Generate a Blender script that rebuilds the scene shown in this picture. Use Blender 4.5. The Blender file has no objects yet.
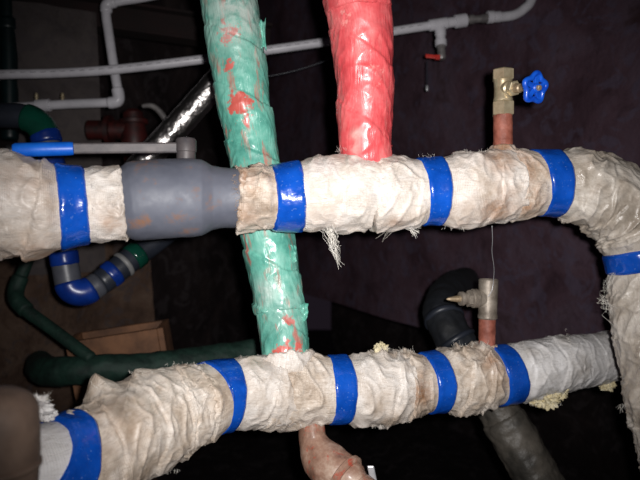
import bpy, math, random
import numpy as np
from mathutils import Vector
random.seed(7); rng = np.random.default_rng(7)
scene = bpy.context.scene
col = scene.collection

# ------------------------------------------------------------------ camera
F = 620.0                      # focal length in pixels of the 640x480 frame
PITCH = math.radians(5.0)
CAM = np.array([0.0, 0.0, 1.45])
FWD = np.array([0.0, math.cos(PITCH), -math.sin(PITCH)])
RIGHT = np.array([1.0, 0.0, 0.0])
UP = np.array([0.0, math.sin(PITCH), math.cos(PITCH)])
cd = bpy.data.cameras.new('camera'); cam = bpy.data.objects.new('camera', cd); col.objects.link(cam)
cam.location = CAM; cam.rotation_euler = (math.pi/2 - PITCH, 0, 0)
cd.sensor_width = 36.0; cd.lens = 36.0*F/640.0
cd.clip_start = 0.02
cd.dof.use_dof = True; cd.dof.focus_distance = 1.08; cd.dof.aperture_fstop = 4.0
scene.camera = cam
# ------------------------------------------------------------------ light: the camera's flash, up and right of the lens
w = bpy.data.worlds.new('world'); scene.world = w; w.use_nodes = True
w.node_tree.nodes['Background'].inputs[0].default_value = (0.85, 0.62, 0.9, 1)
w.node_tree.nodes['Background'].inputs[1].default_value = 0.012
fl = bpy.data.lights.new('flash', 'SPOT'); fl.energy = 75.0; fl.color = (1.0, 0.972, 0.955)
fl.spot_size = math.radians(78); fl.spot_blend = 1.0; fl.shadow_soft_size = 0.010
flo = bpy.data.objects.new('flash', fl); col.objects.link(flo)
flo.location = CAM + 0.034*RIGHT + 0.016*UP
flo.rotation_euler = (math.pi/2 - PITCH + math.radians(0.5), 0, math.radians(-0.5))
scene.view_settings.view_transform = 'Standard'
scene.view_settings.look = 'None'
scene.view_settings.gamma = 1.0
scene.view_settings.use_curve_mapping = False
scene.view_settings.exposure = 0.0

# ------------------------------------------------------------------ helpers
def P(px, py, d):
    return CAM + d*(FWD + (px-320.0)/F*RIGHT + (240.0-py)/F*UP)
def proj(X):
    V = np.asarray(X) - CAM
    d = V@FWD
    return 320+F*(V@RIGHT)/d, 240-F*(V@UP)/d
def lin(c):
    return tuple(((v/255.0)/12.92 if v/255.0 <= .04045 else ((v/255.0+.055)/1.055)**2.4) for v in c)

_perm = rng.permutation(512); _perm = np.concatenate([_perm, _perm, _perm])
_grad = rng.normal(size=(512, 3)); _grad /= np.linalg.norm(_grad, axis=1)[:, None]
def pn(X, Y, Z):
    X, Y, Z = np.broadcast_arrays(np.asarray(X, float), np.asarray(Y, float), np.asarray(Z, float))
    xi, yi, zi = np.floor(X).astype(int), np.floor(Y).astype(int), np.floor(Z).astype(int)
    xf, yf, zf = X-xi, Y-yi, Z-zi
    u, v, ww = [t*t*t*(t*(t*6-15)+10) for t in (xf, yf, zf)]
    out = 0
    for dx in (0, 1):
        for dy in (0, 1):
            for dz in (0, 1):
                h = _perm[_perm[_perm[(xi+dx) & 511] + ((yi+dy) & 511)] + ((zi+dz) & 511)]
                g = _grad[h]
                dot = g[..., 0]*(xf-dx)+g[..., 1]*(yf-dy)+g[..., 2]*(zf-dz)
                out = out + dot*(u if dx else 1-u)*(v if dy else 1-v)*(ww if dz else 1-ww)
    return out*1.6
def fbm(Pt, f, oct=3, off=0.0):
    a, o = 1.0, 0
    for k in range(oct):
        o = o + a*pn(Pt[..., 0]*f+off, Pt[..., 1]*f+off*1.7, Pt[..., 2]*f-off); f *= 2.03; a *= .5
    return o

def tag(o, label=None, cat=None, group=None, kind=None):
    if label: o['label'] = label
    if cat: o['category'] = cat
    if group: o['group'] = group
    if kind: o['kind'] = kind
    return o
def thing(name, loc, label, cat, group=None):
    o = bpy.data.objects.new(name, None); col.objects.link(o); o.location = tuple(loc)
    o.empty_display_size = .05
    return tag(o, label, cat, group)
def link(name, me, mat, parent=None):
    o = bpy.data.objects.new(name, me); col.objects.link(o)
    if mat: me.materials.append(mat)
    if parent:
        o.parent = parent
        chain = Vector((0, 0, 0)); p = parent
        while p: chain += p.location; p = p.parent
        o.location = -chain
    return o
def gridmesh(name, V, ni, nj, wrap, uv=None, attrs=None, smooth=True, caps=False):
    """V: (ni*nj,3); rows i along, columns j around"""
    me = bpy.data.meshes.new(name)
    nc = nj if wrap else nj-1
    ii, jj = np.meshgrid(np.arange(ni-1), np.arange(nc), indexing='ij')
    a = ii*nj+jj; b = ii*nj+(jj+1) % nj; c = (ii+1)*nj+(jj+1) % nj; d = (ii+1)*nj+jj
    quads = np.stack([a, b, c, d], -1).reshape(-1, 4)
    nq = len(quads); loops = quads.ravel(); starts = np.arange(nq)*4
    totals = np.full(nq, 4)
    if caps and wrap:
        loops = np.concatenate([loops, np.arange(nj)[::-1], (ni-1)*nj+np.arange(nj)])
        starts = np.concatenate([starts, [nq*4, nq*4+nj]])
    me.vertices.add(len(V)); me.vertices.foreach_set('co', np.asarray(V, np.float32).ravel())
    me.loops.add(len(loops)); me.loops.foreach_set('vertex_index', loops.astype(np.int32))
    me.polygons.add(len(starts)); me.polygons.foreach_set('loop_start', starts.astype(np.int32))
    if uv is not None:
        U = me.uv_layers.new(name='UVMap')
        uu, vv = uv   # uu: per column length nj+1, vv: (ni,nj)
        fu = np.stack([uu[jj], uu[jj+1], uu[jj+1], uu[jj]], -1).ravel()
        fv = np.stack([vv[ii, jj], vv[ii, (jj+1) % nj], vv[ii+1, (jj+1) % nj], vv[ii+1, jj]], -1).ravel()
        arr = np.zeros((len(loops), 2), np.float32); arr[:len(fu), 0] = fu; arr[:len(fv), 1] = fv
        U.data.foreach_set('uv', arr.ravel())
    for k, val in (attrs or {}).items():
        at = me.attributes.new(k, 'FLOAT', 'POINT'); at.data.foreach_set('value', np.asarray(val, np.float32).ravel())
    me.update(calc_edges=True); me.validate()
    me.polygons.foreach_set('use_smooth', np.full(len(me.polygons), bool(smooth)))
    return me

class Path:
    def __init__(self, pts, world=False, n=24):
        pts = np.array(pts, float)
        W = pts[:, :3] if world else np.array([P(*p[:3]) for p in pts])
        R = pts[:, 3]
        Q = np.concatenate([W, R[:, None]], 1)
        Q = np.vstack([2*Q[0]-Q[1], Q, 2*Q[-1]-Q[-2]]); Q[0, 3] = R[0]; Q[-1, 3] = R[-1]
        out = []
        for i in range(1, len(Q)-2):
            p0, p1, p2, p3 = Q[i-1], Q[i], Q[i+1], Q[i+2]
            t = np.linspace(0, 1, n, endpoint=False)[:, None]
            out.append(.5*((2*p1)+(p2-p0)*t+(2*p0-5*p1+4*p2-p3)*t*t+(3*p1-p0-3*p2+p3)*t**3))
        out.append(Q[-2][None]); D = np.vstack(out)
        self.C, self.R = D[:, :3], D[:, 3]
        seg = np.linalg.norm(np.diff(self.C, axis=0), axis=1)
        self.S = np.concatenate([[0], np.cumsum(seg)]); self.L = self.S[-1]
        T = np.gradient(self.C, axis=0); T /= np.linalg.norm(T, axis=1)[:, None]; self.T = T
        ref = np.array([0, 0, 1.0]) if abs(T[0][2]) < .8 else np.array([0, -1.0, 0])
        N = ref-T[0]*(ref@T[0]); N /= np.linalg.norm(N); Ns = [N]
        for i in range(1, len(T)):
            N = Ns[-1]-T[i]*(Ns[-1]@T[i]); N /= np.linalg.norm(N); Ns.append(N)
        self.N = np.array(Ns); self.B = np.cross(T, self.N)
        self.px, self.py = proj(self.C)
    def ev(self, s):
        f = lambda A: np.stack([np.interp(s, self.S, A[:, k]) for k in range(3)], -1)
        return f(self.C), f(self.N), f(self.B), f(self.T), np.interp(s, self.S, self.R)
    def at(self, px, py=None):
        e = (self.px-px)**2 if py is None else (self.px-px)**2+(self.py-py)**2
        return self.S[np.argmin(e)]
    def aty(self, py): return self.S[np.argmin((self.py-py)**2)]

def tube(name, path, s0, s1, mat, parent=None, ds=.004, nth=48, rad=None, dr=0.0, disp=None, e0=None, e1=None,
         lip=.004, stains=None, bumps=None, mind=None, closed=True):
    s0, s1 = max(s0, 0), min(s1, path.L)
    ni = max(4, int((s1-s0)/ds)+1)
    t = np.linspace(0, 1, ni)[:, None]; th = (np.arange(nth)/nth*2*math.pi-math.pi/2)[None, :]
    A = s0+(e0(th) if e0 else 0*th); Bv = s1+(e1(th) if e1 else 0*th)
    S = A+(Bv-A)*t; TH = np.broadcast_to(th, S.shape)
    C, N, Bn, T, R = path.ev(S.ravel()); sh = S.shape
    C, N, Bn, R = C.reshape(*sh, 3), N.reshape(*sh, 3), Bn.reshape(*sh, 3), R.reshape(sh)
    if rad is not None: R = rad(S)
    R = R+dr
    O = np.cos(TH)[..., None]*N+np.sin(TH)[..., None]*Bn
    V0 = C+R[..., None]*O
    d = np.zeros(sh)
    if disp: d = d+disp(S, TH, V0)
    for (c, amp, sig) in (bumps or []):
        d = d+amp*np.exp(-((V0-np.array(c))**2).sum(-1)/(2*sig*sig))
    Rr = R+d
    if mind is not None: Rr = np.maximum(Rr, mind)
    if closed: Rr[0] -= lip; Rr[-1] -= lip
    V = C+Rr[..., None]*O
    at = {}
    for key, lst in (stains or {}).items():
        a = np.zeros(sh)
        for (c, amp, sig) in lst:
            a = np.maximum(a, amp*np.exp(-((V0-np.array(c))**2).sum(-1)/(2*sig*sig)))
        at[key] = a.ravel()
    circ = 2*math.pi*float(R.mean())
    uv = (np.arange(nth+1)/nth*circ, S)
    me = gridmesh(name, V.reshape(-1, 3), ni, nth, True, uv, at, True, caps=closed)
    return link(name, me, mat, parent)

def lathe(name, A, D, prof, mat, parent=None, n=32, flat=False, refv=None):
    A = np.array(A, float); D = np.array(D, float); D /= np.linalg.norm(D)
    ref = np.array(refv if refv is not None else (0, -1, 0), float)
    if abs(ref@D) > .95: ref = np.array([0, 0, 1.0])
    N = ref-D*(ref@D); N /= np.linalg.norm(N); B = np.cross(D, N)
    th = np.arange(n)/n*2*math.pi+(math.pi/n if flat else 0)
    V = []
    for s, r in prof:
        V.append(A+D*s+r*(np.cos(th)[:, None]*N+np.sin(th)[:, None]*B))
    me = gridmesh(name, np.vstack(V), len(prof), n, True, None, None, not flat, caps=True)
    if not flat:
        me.set_sharp_from_angle(angle=math.radians(35))
    return link(name, me, mat, parent)
def box(name, c, ax, half, mat, parent=None, bev=.002):
    """box with centre c, three axes ax and half sizes"""
    c = np.array(c); ax = [np.array(a, float)/np.linalg.norm(a) for a in ax]
    V = []; 
    for i in (-1, 1):
        for j in (-1, 1):
            for k in (-1, 1): V.append(tuple(c+i*half[0]*ax[0]+j*half[1]*ax[1]+k*half[2]*ax[2]))
    Fc = [(0, 1, 3, 2), (4, 6, 7, 5), (0, 4, 5, 1), (2, 3, 7, 6), (0, 2, 6, 4), (1, 5, 7, 3)]
    me = bpy.data.meshes.new(name); me.from_pydata(V, [], Fc); me.update()
    import bmesh
    bm = bmesh.new(); bm.from_mesh(me); bmesh.ops.recalc_face_normals(bm, faces=bm.faces)
    if bev: bmesh.ops.bevel(bm, geom=list(bm.edges), offset=bev, segments=2, affect='EDGES', profile=.5)
    bm.to_mesh(me); bm.free()
    return link(name, me, mat, parent)

# ------------------------------------------------------------------ materials
class NT:
    def __init__(s, name):
        s.m = bpy.data.materials.new(name); s.m.use_nodes = True
        s.t = s.m.node_tree; s.b = s.t.nodes['Principled BSDF']
    def n(s, typ, **kw):
        nd = s.t.nodes.new(typ)
        for k, v in kw.items(): setattr(nd, k, v)
        return nd
    def l(s, a, b): s.t.links.new(a, b)
    def coord(s, kind='Object'):
        return s.n('ShaderNodeTexCoord').outputs[kind]
    def noise(s, scale, detail=4, rough=.6, vec=None, dist=0.0):
        nd = s.n('ShaderNodeTexNoise'); nd.inputs['Scale'].default_value = scale; nd.inputs['Detail'].default_value = detail
        nd.inputs['Roughness'].default_value = rough; nd.inputs['Distortion'].default_value = dist
        s.l(vec if vec is not None else s.coord(), nd.inputs['Vector']); return nd.outputs['Fac']
    def ramp(s, fac, stops):
        nd = s.n('ShaderNodeValToRGB'); e = nd.color_ramp.elements
        while len(e) > 1: e.remove(e[-1])
        e[0].position = stops[0][0]; e[0].color = (*lin(stops[0][1]), 1)
        for p, c in stops[1:]:
            x = e.new(p); x.color = (*lin(c), 1)
        s.l(fac, nd.inputs['Fac']); return nd.outputs['Color']
    def mapr(s, fac, a, b, c=0.0, d=1.0):
        nd = s.n('ShaderNodeMapRange'); nd.inputs[1].default_value = a; nd.inputs[2].default_value = b
        nd.inputs[3].default_value = c; nd.inputs[4].default_value = d; s.l(fac, nd.inputs[0]); return nd.outputs[0]
    def math(s, op, a, b=None):
        nd = s.n('ShaderNodeMath', operation=op)
        for k, v in enumerate((a, b)):
            if v is None: continue
            if isinstance(v, (int, float)): nd.inputs[k].default_value = v
            else: s.l(v, nd.inputs[k])
        return nd.outputs[0]
    def mix(s, fac, a, b):
        nd = s.n('ShaderNodeMix', data_type='RGBA')
        for sock, v in ((nd.inputs[0], fac), (nd.inputs[6], a), (nd.inputs[7], b)):
            if isinstance(v, (int, float)): sock.default_value = v
            elif isinstance(v, tuple): sock.default_value = (*lin(v), 1)
            else: s.l(v, sock)
        return nd.outputs[2]
    def attr(s, name):
        nd = s.n('ShaderNodeAttribute'); nd.attribute_name = name; return nd.outputs['Fac']
    def bump(s, h, strength=.3, dist=.002, prev=None):
        nd = s.n('ShaderNodeBump'); nd.inputs['Strength'].default_value = strength; nd.inputs['Distance'].default_value = dist
        s.l(h, nd.inputs['Height'])
        if prev is not None: s.l(prev, nd.inputs['Normal'])
        return nd.outputs['Normal']
    def fin(s, color=None, rough=.5, metal=0.0, normal=None, coat=0.0, coat_rough=.1, spec=.5):
        b = s.b
        if isinstance(color, tuple): b.inputs['Base Color'].default_value = (*lin(color), 1)
        elif color is not None: s.l(color, b.inputs['Base Color'])
        if isinstance(rough, float): b.inputs['Roughness'].default_value = rough
        else: s.l(rough, b.inputs['Roughness'])
        b.inputs['Metallic'].default_value = metal
        b.inputs['Coat Weight'].default_value = coat; b.inputs['Coat Roughness'].default_value = coat_rough
        b.inputs['Specular IOR Level'].default_value = spec
        if normal is not None: s.l(normal, b.inputs['Normal'])
        return s.m

def simple(name, c1, c2, scale=30, rough=.5, metal=0.0, bs=60, bst=.15, bd=.002, coat=0.0, spec=.5, lo=.35, hi=.65):
    t = NT(name); c = t.ramp(t.noise(scale, 5), [(lo, c1), (hi, c2)])
    nb = t.bump(t.noise(bs, 5), bst, bd)
    return t.fin(c, rough, metal, nb, coat, spec=spec)

def cloth_mat(name, pale, mid, dark, rust=(150, 98, 52), gloss=.42, weave=1.0, grime=.5):
    t = NT(name)
    n1 = t.noise(16, 6, .65)
    c = t.ramp(n1, [(.30, dark), (.44, mid), (.60, pale)])
    n2 = t.noise(70, 4, .7)
    c = t.mix(t.mapr(n2, .48, .75, 0, .35*grime), c, dark)
    # rust and dirt stains with a shape of their own
    st = t.math('MULTIPLY', t.attr('stain'), t.mapr(t.noise(38, 5, .7), .28, .58))
    c = t.mix(st, c, rust)
    st2 = t.math('MULTIPLY', t.attr('dirt'), t.mapr(t.noise(60, 4, .7), .3, .55))
    c = t.mix(st2, c, (62, 54, 46))
    # woven threads
    uv = t.coord('UV')
    w1 = t.n('ShaderNodeTexWave', bands_direction='X'); w1.inputs['Scale'].default_value = 125; w1.inputs['Distortion'].default_value = 1.2
    w1.inputs['Detail'].default_value = 1; w1.inputs['Detail Scale'].default_value = .4
    w2 = t.n('ShaderNodeTexWave', bands_direction='Y'); w2.inputs['Scale'].default_value = 125; w2.inputs['Distortion'].default_value = 1.2
    w2.inputs['Detail'].default_value = 1; w2.inputs['Detail Scale'].default_value = .4
    t.l(uv, w1.inputs['Vector']); t.l(uv, w2.inputs['Vector'])
    wv = t.math('MAXIMUM', w1.outputs['Fac'], w2.outputs['Fac'])
    patch = t.mapr(t.noise(14, 3), .38, .58)
    wv = t.math('MULTIPLY', wv, patch)
    nb = t.bump(wv, .6*weave, .0012)
    c = t.mix(t.math('MULTIPLY', t.math('SUBTRACT', 1.0, wv), .22*weave), c, dark)
    nb = t.bump(t.noise(80, 4, .55, dist=.6), .22, .003, nb)
    # small creases
    mp = t.n('ShaderNodeMapping'); mp.inputs['Scale'].default_value = (1, .35, 1); mp.inputs['Rotation'].default_value = (0, 0, .5)
    t.l(uv, mp.inputs['Vector'])
    cr = t.noise(75, 3, .5, vec=mp.outputs[0], dist=1.2)
    cr = t.math('ABSOLUTE', t.math('SUBTRACT', cr, .5))
    nb = t.bump(t.mapr(cr, 0, .08), .22, .002, nb)
    c = t.mix(t.mapr(cr, .0, .028, .5*grime, 0), c, dark)
    fl2 = t.noise(150, 4, .75, vec=mp.outputs[0], dist=.8)
    c = t.mix(t.mapr(fl2, .52, .70, 0, .5), c, dark)
    nb = t.bump(fl2, .3, .0015, nb)
    rg = t.mapr(t.noise(24, 3), .35, .65, gloss-.12, gloss+.2)
    return t.fin(c, rg, 0.0, nb, .12, .3, .5)

M = {}
M['cloth'] = cloth_mat('fibreglass_cloth', (234, 228, 222), (216, 206, 196), (174, 158, 142))
M['cloth_beige'] = cloth_mat('beige_cloth', (228, 219, 209), (208, 193, 177), (154, 135, 116), grime=.8)
M['cloth_film'] = cloth_mat('film_covered_cloth', (206, 198, 188), (182, 171, 158), (134, 122, 108), gloss=.3, weave=.4)
M['cloth_white'] = cloth_mat('white_film_cloth', (238, 236, 236), (224, 221, 219), (176, 170, 164), gloss=.3, weave=.7)
M['thread'] = simple('thread_fibre', (225, 218, 205), (240, 236, 228), 50, .5)
M['thread_brown'] = simple('brown_thread_fibre', (170, 130, 90), (205, 180, 150), 50, .5)

def tape_mat():
    t = NT('blue_tape')
    c = t.ramp(t.noise(22, 4), [(.3, (6, 60, 150)), (.65, (18, 82, 186))])
    c = t.mix(t.mapr(t.noise(230, 2), .66, .72, 0, .5), c, (120, 150, 200))
    nb = t.bump(t.noise(38, 3, .5, dist=.6), .5, .004)
    nb = t.bump(t.noise(220, 2), .12, .001, nb)
    return t.fin(c, t.mapr(t.noise(60, 3), .3, .7, .14, .3), 0, nb, .3, .08)
M['tape'] = tape_mat()
M['tape_edge'] = simple('tape_edge', (150, 170, 215), (190, 200, 225), 60, .3)

def paint_wrap(name, stops, blot, film, ridge):
    t = NT(name)
    c = t.ramp(t.noise(20, 6, .65), stops)
    st = t.math('ADD', t.attr('stain'), t.math('MULTIPLY', t.math('SUBTRACT', t.noise(55, 5, .7), .5), 1.6))
    c = t.mix(t.mapr(st, .42, .56), c, blot)
    # rubbed-through streaks running along the wrap
    mp = t.n('ShaderNodeMapping'); mp.inputs['Scale'].default_value = (1, .25, 1); mp.inputs['Rotation'].default_value = (0, 0, -.9)
    t.l(t.coord('UV'), mp.inputs['Vector'])
    sk = t.noise(55, 5, .6, vec=mp.outputs[0], dist=.4)
    c = t.mix(t.mapr(sk, .56, .68, 0, ridge), c, blot)
    fm = t.math('MULTIPLY', t.attr('dirt'), t.mapr(t.noise(40, 4), .3, .55))
    c = t.mix(fm, c, film)
    cr = t.math('ABSOLUTE', t.math('SUBTRACT', t.noise(38, 4, .55, vec=mp.outputs[0], dist=1.0), .5))
    nb = t.bump(t.mapr(cr, 0, .09), .2, .003)
    nb = t.bump(t.noise(120, 4), .2, .0015, nb)
    return t.fin(c, t.mapr(t.noise(30, 3), .35, .65, .28, .5), 0, nb, .35, .15)
M['green'] = paint_wrap('green_paint_wrap', [(.3, (66, 138, 124)), (.5, (104, 178, 160)), (.7, (140, 198, 182))], (198, 92, 82), (190, 196, 190), .75)
M['red'] = paint_wrap('red_paint_wrap', [(.3, (194, 58, 64)), (.5, (214, 86, 90)), (.7, (228, 122, 122))], (232, 150, 144), (222, 190, 180), .35)

def valve_mat():
    t = NT('grey_enamel')
    c = t.ramp(t.noise(13, 5), [(.3, (80, 83, 94)), (.65, (94, 97, 108))])
    rs = t.math('ADD', t.noise(26, 6, .7), t.math('MULTIPLY', t.attr('stain'), .25))
    c = t.mix(t.mapr(rs, .63, .80, 0, .8), c, (128, 88, 58))
    nb = t.bump(t.noise(90, 5), .15, .0015)
    return t.fin(c, t.mapr(rs, .5, .75, .52, .75), 0, nb, 0.0, .25, .4)
M['valve'] = valve_mat()
M['lever'] = simple('lever_steel', (62, 59, 62), (86, 80, 80), 40, .5, .1)
M['grip'] = simple('blue_grip', (8, 88, 196), (26, 108, 218), 30, .4)
M['black'] = simple('black_rubber_and_shade', (10, 10, 12), (20, 20, 22), 30, .5)
M['brass'] = simple('brass', (168, 152, 122), (200, 186, 156), 60, .38, .55, bst=.2)
M['brass_dull'] = simple('tarnished_brass', (140, 122, 98), (178, 158, 130), 60, .45, .45, bst=.35)
M['zinc'] = simple('grey_fitting', (112, 102, 92), (160, 150, 138), 45, .5, .35, bst=.5)
M['rust_pipe'] = simple('rusty_pipe', (118, 62, 48), (158, 94, 78), 50, .6, 0, 90, .5, .003)
M['wheel'] = simple('blue_wheel', (8, 64, 178), (24, 96, 214), 60, .35, coat=.2)
M['pvc'] = simple('white_plastic', (184, 182, 188), (202, 200, 206), 20, .35)
M['pvc_grey'] = simple('grey_plastic_pipe', (66, 68, 76), (84, 86, 94), 18, .4)
M['pvc_dark'] = simple('dark_slate_pipe', (32, 36, 44), (44, 48, 58), 18, .4)
M['elbow_green'] = simple('green_elbow', (10, 50, 40), (14, 66, 52), 18, .2, coat=.4)
M['tape_dull'] = simple('dusty_blue_tape', (10, 38, 108), (18, 54, 140), 24, .3)
M['band_white'] = simple('pale_band', (104, 104, 104), (126, 126, 126), 30, .5)
M['dark_green'] = simple('dark_green_pipe', (6, 30, 24), (20, 52, 42), 30, .7, 0, 50, .5, .006)
M['ink'] = simple('grey_ink', (96, 94, 98), (120, 118, 122), 40, .5)
M['teal_dark'] = simple('dark_teal_pipe', (6, 24, 26), (12, 36, 38), 30, .4)
M['dark_wrap'] = simple('dark_pipe_cover', (52, 50, 46), (96, 90, 82), 16, .5, 0, 40, .6, .006)
M['dark_wrap2'] = simple('blackened_pipe_cover', (9, 12, 17), (22, 26, 33), 16, .7, 0, 40, .5, .005)
M['brown_cap'] = simple('brown_cap', (72, 56, 46), (100, 82, 70), 22, .7, 0, 40, .4, .004)
M['wood'] = simple('brown_board', (84, 56, 38), (128, 88, 60), 14, .7, 0, 40, .3, .003)
M['red_dark'] = simple('dark_red_paint', (30, 12, 12), (70, 20, 18), 22, .5)
M['red_beam'] = simple('red_beam_paint', (18, 7, 7), (32, 11, 11), 10, .85)
M['red_tap'] = simple('red_tap_handle', (176, 36, 30), (206, 56, 44), 40, .4)
M['steel'] = simple('dull_steel', (120, 116, 116), (160, 156, 154), 50, .4, .5)
M['steel_bright'] = simple('bright_steel', (190, 192, 196), (216, 216, 220), 50, .35, .5)
M['wool'] = simple('glass_wool', (202, 186, 142), (232, 222, 190), 60, .9, 0, 160, .9, .005)
M['wool_white'] = simple('white_fibre', (196, 192, 190), (226, 224, 222), 60, .7, 0, 140, .9, .005)

def cock_mat():
    t = NT('flaking_pink_paint')
    c = t.ramp(t.noise(26, 6, .65), [(.3, (112, 78, 62)), (.5, (156, 122, 104)), (.68, (190, 166, 148))])
    c = t.mix(t.mapr(t.noise(48, 4), .58, .68), c, (176, 72, 52))
    return t.fin(c, .5, 0, t.bump(t.noise(70, 5), .5, .003), .15, .2)
M['cock'] = cock_mat()
def foil_mat():
    t = NT('crinkled_foil')
    v = t.n('ShaderNodeTexVoronoi'); v.inputs['Scale'].default_value = 110; t.l(t.coord(), v.inputs['Vector'])
    nb = t.bump(v.outputs['Distance'], .3, .003)
    nb = t.bump(t.noise(40, 3), .25, .004, nb)
    return t.fin((196, 192, 190), .33, 1.0, nb)
M['foil'] = foil_mat()
def wall_mat(name, stops, scale, bst=.5, patch=(70, 64, 66)):
    t = NT(name)
    c = t.ramp(t.noise(scale, 6, .6, dist=.6), stops)
    c = t.mix(t.mapr(t.noise(scale*2.2, 4, .6, dist=1.5), .54, .60, 0, .55), c, patch)
    c = t.mix(t.mapr(t.noise(scale*3.1, 4, .6, dist=.8), .58, .66, 0, .45), c, stops[0][1])
    nb = t.bump(t.noise(scale*4, 6, .65), bst, .02)
    return t.fin(c, .8, 0, nb, spec=.25)
M['wall_r'] = wall_mat('sooty_purple_wall', [(.3, (60, 42, 50)), (.48, (80, 60, 70)), (.6, (86, 70, 82)), (.72, (64, 46, 50))], 5, .5, (84, 76, 94))
M['wall_l'] = wall_mat('sooty_wall', [(.3, (30, 24, 25)), (.55, (44, 36, 37)), (.7, (62, 53, 52))], 4)
M['plinth'] = wall_mat('brown_rubble', [(.3, (54, 40, 33)), (.5, (84, 65, 54)), (.65, (102, 84, 72))], 7, .8)
M['pier'] = wall_mat('grey_concrete', [(.3, (60, 54, 54)), (.6, (82, 75, 74))], 6)
M['floor'] = wall_mat('wet_dark_floor', [(.3, (24, 20, 22)), (.6, (40, 34, 36))], 5)

# ------------------------------------------------------------------ the room shell
def rough_sheet(name, A, B, z0, z1, mat, amp=.03, f=3.0, step=.05, nrm_sign=1):
    """vertical rough sheet from plan point A to B"""
    A, B = np.array(A, float), np.array(B, float); L = np.linalg.norm(B-A); u = (B-A)/L
    nn = np.array([u[1], -u[0]])*nrm_sign
    ni, nj = max(3, int((z1-z0)/step)), max(3, int(L/step))
    zz, ll = np.meshgrid(np.linspace(z0, z1, ni), np.linspace(0, L, nj), indexing='ij')
    X = A[0]+u[0]*ll; Y = A[1]+u[1]*ll
    V = np.stack([X, Y, zz], -1)
    d = amp*fbm(V, f, 4, 3.3)
    V[..., 0] += nn[0]*d; V[..., 1] += nn[1]*d
    me = gridmesh(name, V.reshape(-1, 3), ni, nj, False)
    o = link(name, me, mat); o['kind'] = 'structure'
    return o
def xy(px, d): return P(px, 240, d)[:2]
CEIL = 2.75
ra, rb = xy(640, 1.72), xy(320, 3.2)
ur = (ra-rb)/np.linalg.norm(ra-rb)
la, lb = xy(0, 2.15), xy(240, 3.6)
ul = (lb-la)/np.linalg.norm(lb-la)
# corner where both walls meet
k = np.linalg.solve(np.stack([ur, -ul], 1), la-rb); corner = rb+ur*k[0]
LEDGE = P(560, 372, 1.95)[2]
rough_sheet('wall_right', corner, ra+ur*1.1, LEDGE, CEIL, M['wall_r'], .02, 2.5, .04)
off = np.array([ur[1], -ur[0]]);  off = off if off[1] > 0 else -off
rough_sheet('wall_right_recess', corner+off*.9-ur*.6, ra+ur*1.6+off*.9, 0, LEDGE+.05, M['wall_l'], .03, 2.5, .08)
# underside of the upper wall over the recess
q = [corner-ur*.1, ra+ur*1.1, ra+ur*1.1+off*.95, corner-ur*.1+off*.95]
me = bpy.data.meshes.new('wall_right_soffit'); me.from_pydata([(p[0], p[1], LEDGE) for p in q], [], [(0, 1, 2, 3)])
link('wall_right_soffit', me, M['wall_l'])['kind'] = 'structure'
rough_sheet('wall_left', la-ul*1.3, corner, 0, CEIL, M['wall_l'], .03, 2.5, .05)
# rubble footing in front of the left wall
fa, fb = xy(-160, 1.72), xy(150, 2.3)
zt = P(40, 215, 1.9)[2]
rough_sheet('wall_left_footing', fa, fb, 0, zt, M['plinth'], .035, 5, .03)
q = [fa, fb, fb+np.array([-.35, .6]), fa+np.array([-.35, .6])]
me = bpy.data.meshes.new('wall_left_footing_top'); me.from_pydata([(p[0], p[1], zt) for p in q], [], [(0, 1, 2, 3)])
link('wall_left_footing_top', me, M['plinth'])['kind'] = 'structure'
pa, pb = xy(22, 2.0), xy(104, 2.12)
rough_sheet('wall_pier', pa, pb, zt-.2, P(60, 12, 2.06)[2], M['pier'], .03, 5, .025)
for nm, z in (('floor', 0.0), ('ceiling', CEIL)):
    n = 40; xs = np.linspace(-3.6, 3.2, n); ys = np.linspace(-.8, 6.2, n)
    Yg, Xg = np.meshgrid(ys, xs, indexing='ij'); V = np.stack([Xg, Yg, np.full_like(Xg, z)], -1)
    V[..., 2] += .02*fbm(V, 2.0, 3)
    link(nm, gridmesh(nm, V.reshape(-1, 3), n, n, False), M['floor'])['kind'] = 'structure'

# ------------------------------------------------------------------ cloth wraps, tapes, threads
def cloth_disp(amp=1.0, pitch=.075, step=.0028, tapes=(), seed=0.0, slant=.5, tube_r=.06):
    def f(S, TH, V):
        d = .0040*fbm(V, 13, 2, seed)+.0014*fbm(V, 34, 2, seed+5)
        # long folds at a slant round the pipe
        cx, sx = np.cos(TH), np.sin(TH)
        q = S+slant*tube_r*sx
        r1 = 1-np.abs(pn(q*26+seed, cx*1.2+seed*.7, sx*1.2+V[..., 1]*3))*2.6
        d = d+.0034*np.clip(r1, 0, 1)**2.2
        r2 = 1-np.abs(pn(S*40-seed, cx*1.9+S*10, sx*1.9+seed))*2.6
        d = d+.0018*np.clip(r2, 0, 1)**2
        # lap edges of the wound strip
        wob = .010*pn(S*9+seed, cx*1.1, sx*1.1)
        fr = ((S+pitch*(TH+math.pi/2)/(2*math.pi)*1.0+wob+seed*.013)/pitch) % 1.0
        d = d+step*np.clip((1-fr)*1.0, 0, 1)-step*.5
        d = d*amp
        for ts, tw in tapes:
            m = np.exp(-(np.maximum(np.abs(S-ts)-tw*.5, 0)/.010)**2)
            d = d*(1-.88*m)-.0012*m
        return d
    return f
def ragged(amp, seed, k=1.0, tilt=0.0, tp=0.0):
    def f(th):
        cx, sx = np.cos(th), np.sin(th)
        return amp*(pn(cx*1.6*k+seed, sx*1.6*k, seed*.3)+.5*pn(cx*6*k, sx*6*k+seed, seed)+.3*pn(cx*15*k, sx*15*k+seed, seed))+tilt*np.cos(th-tp)
    return f
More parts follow.
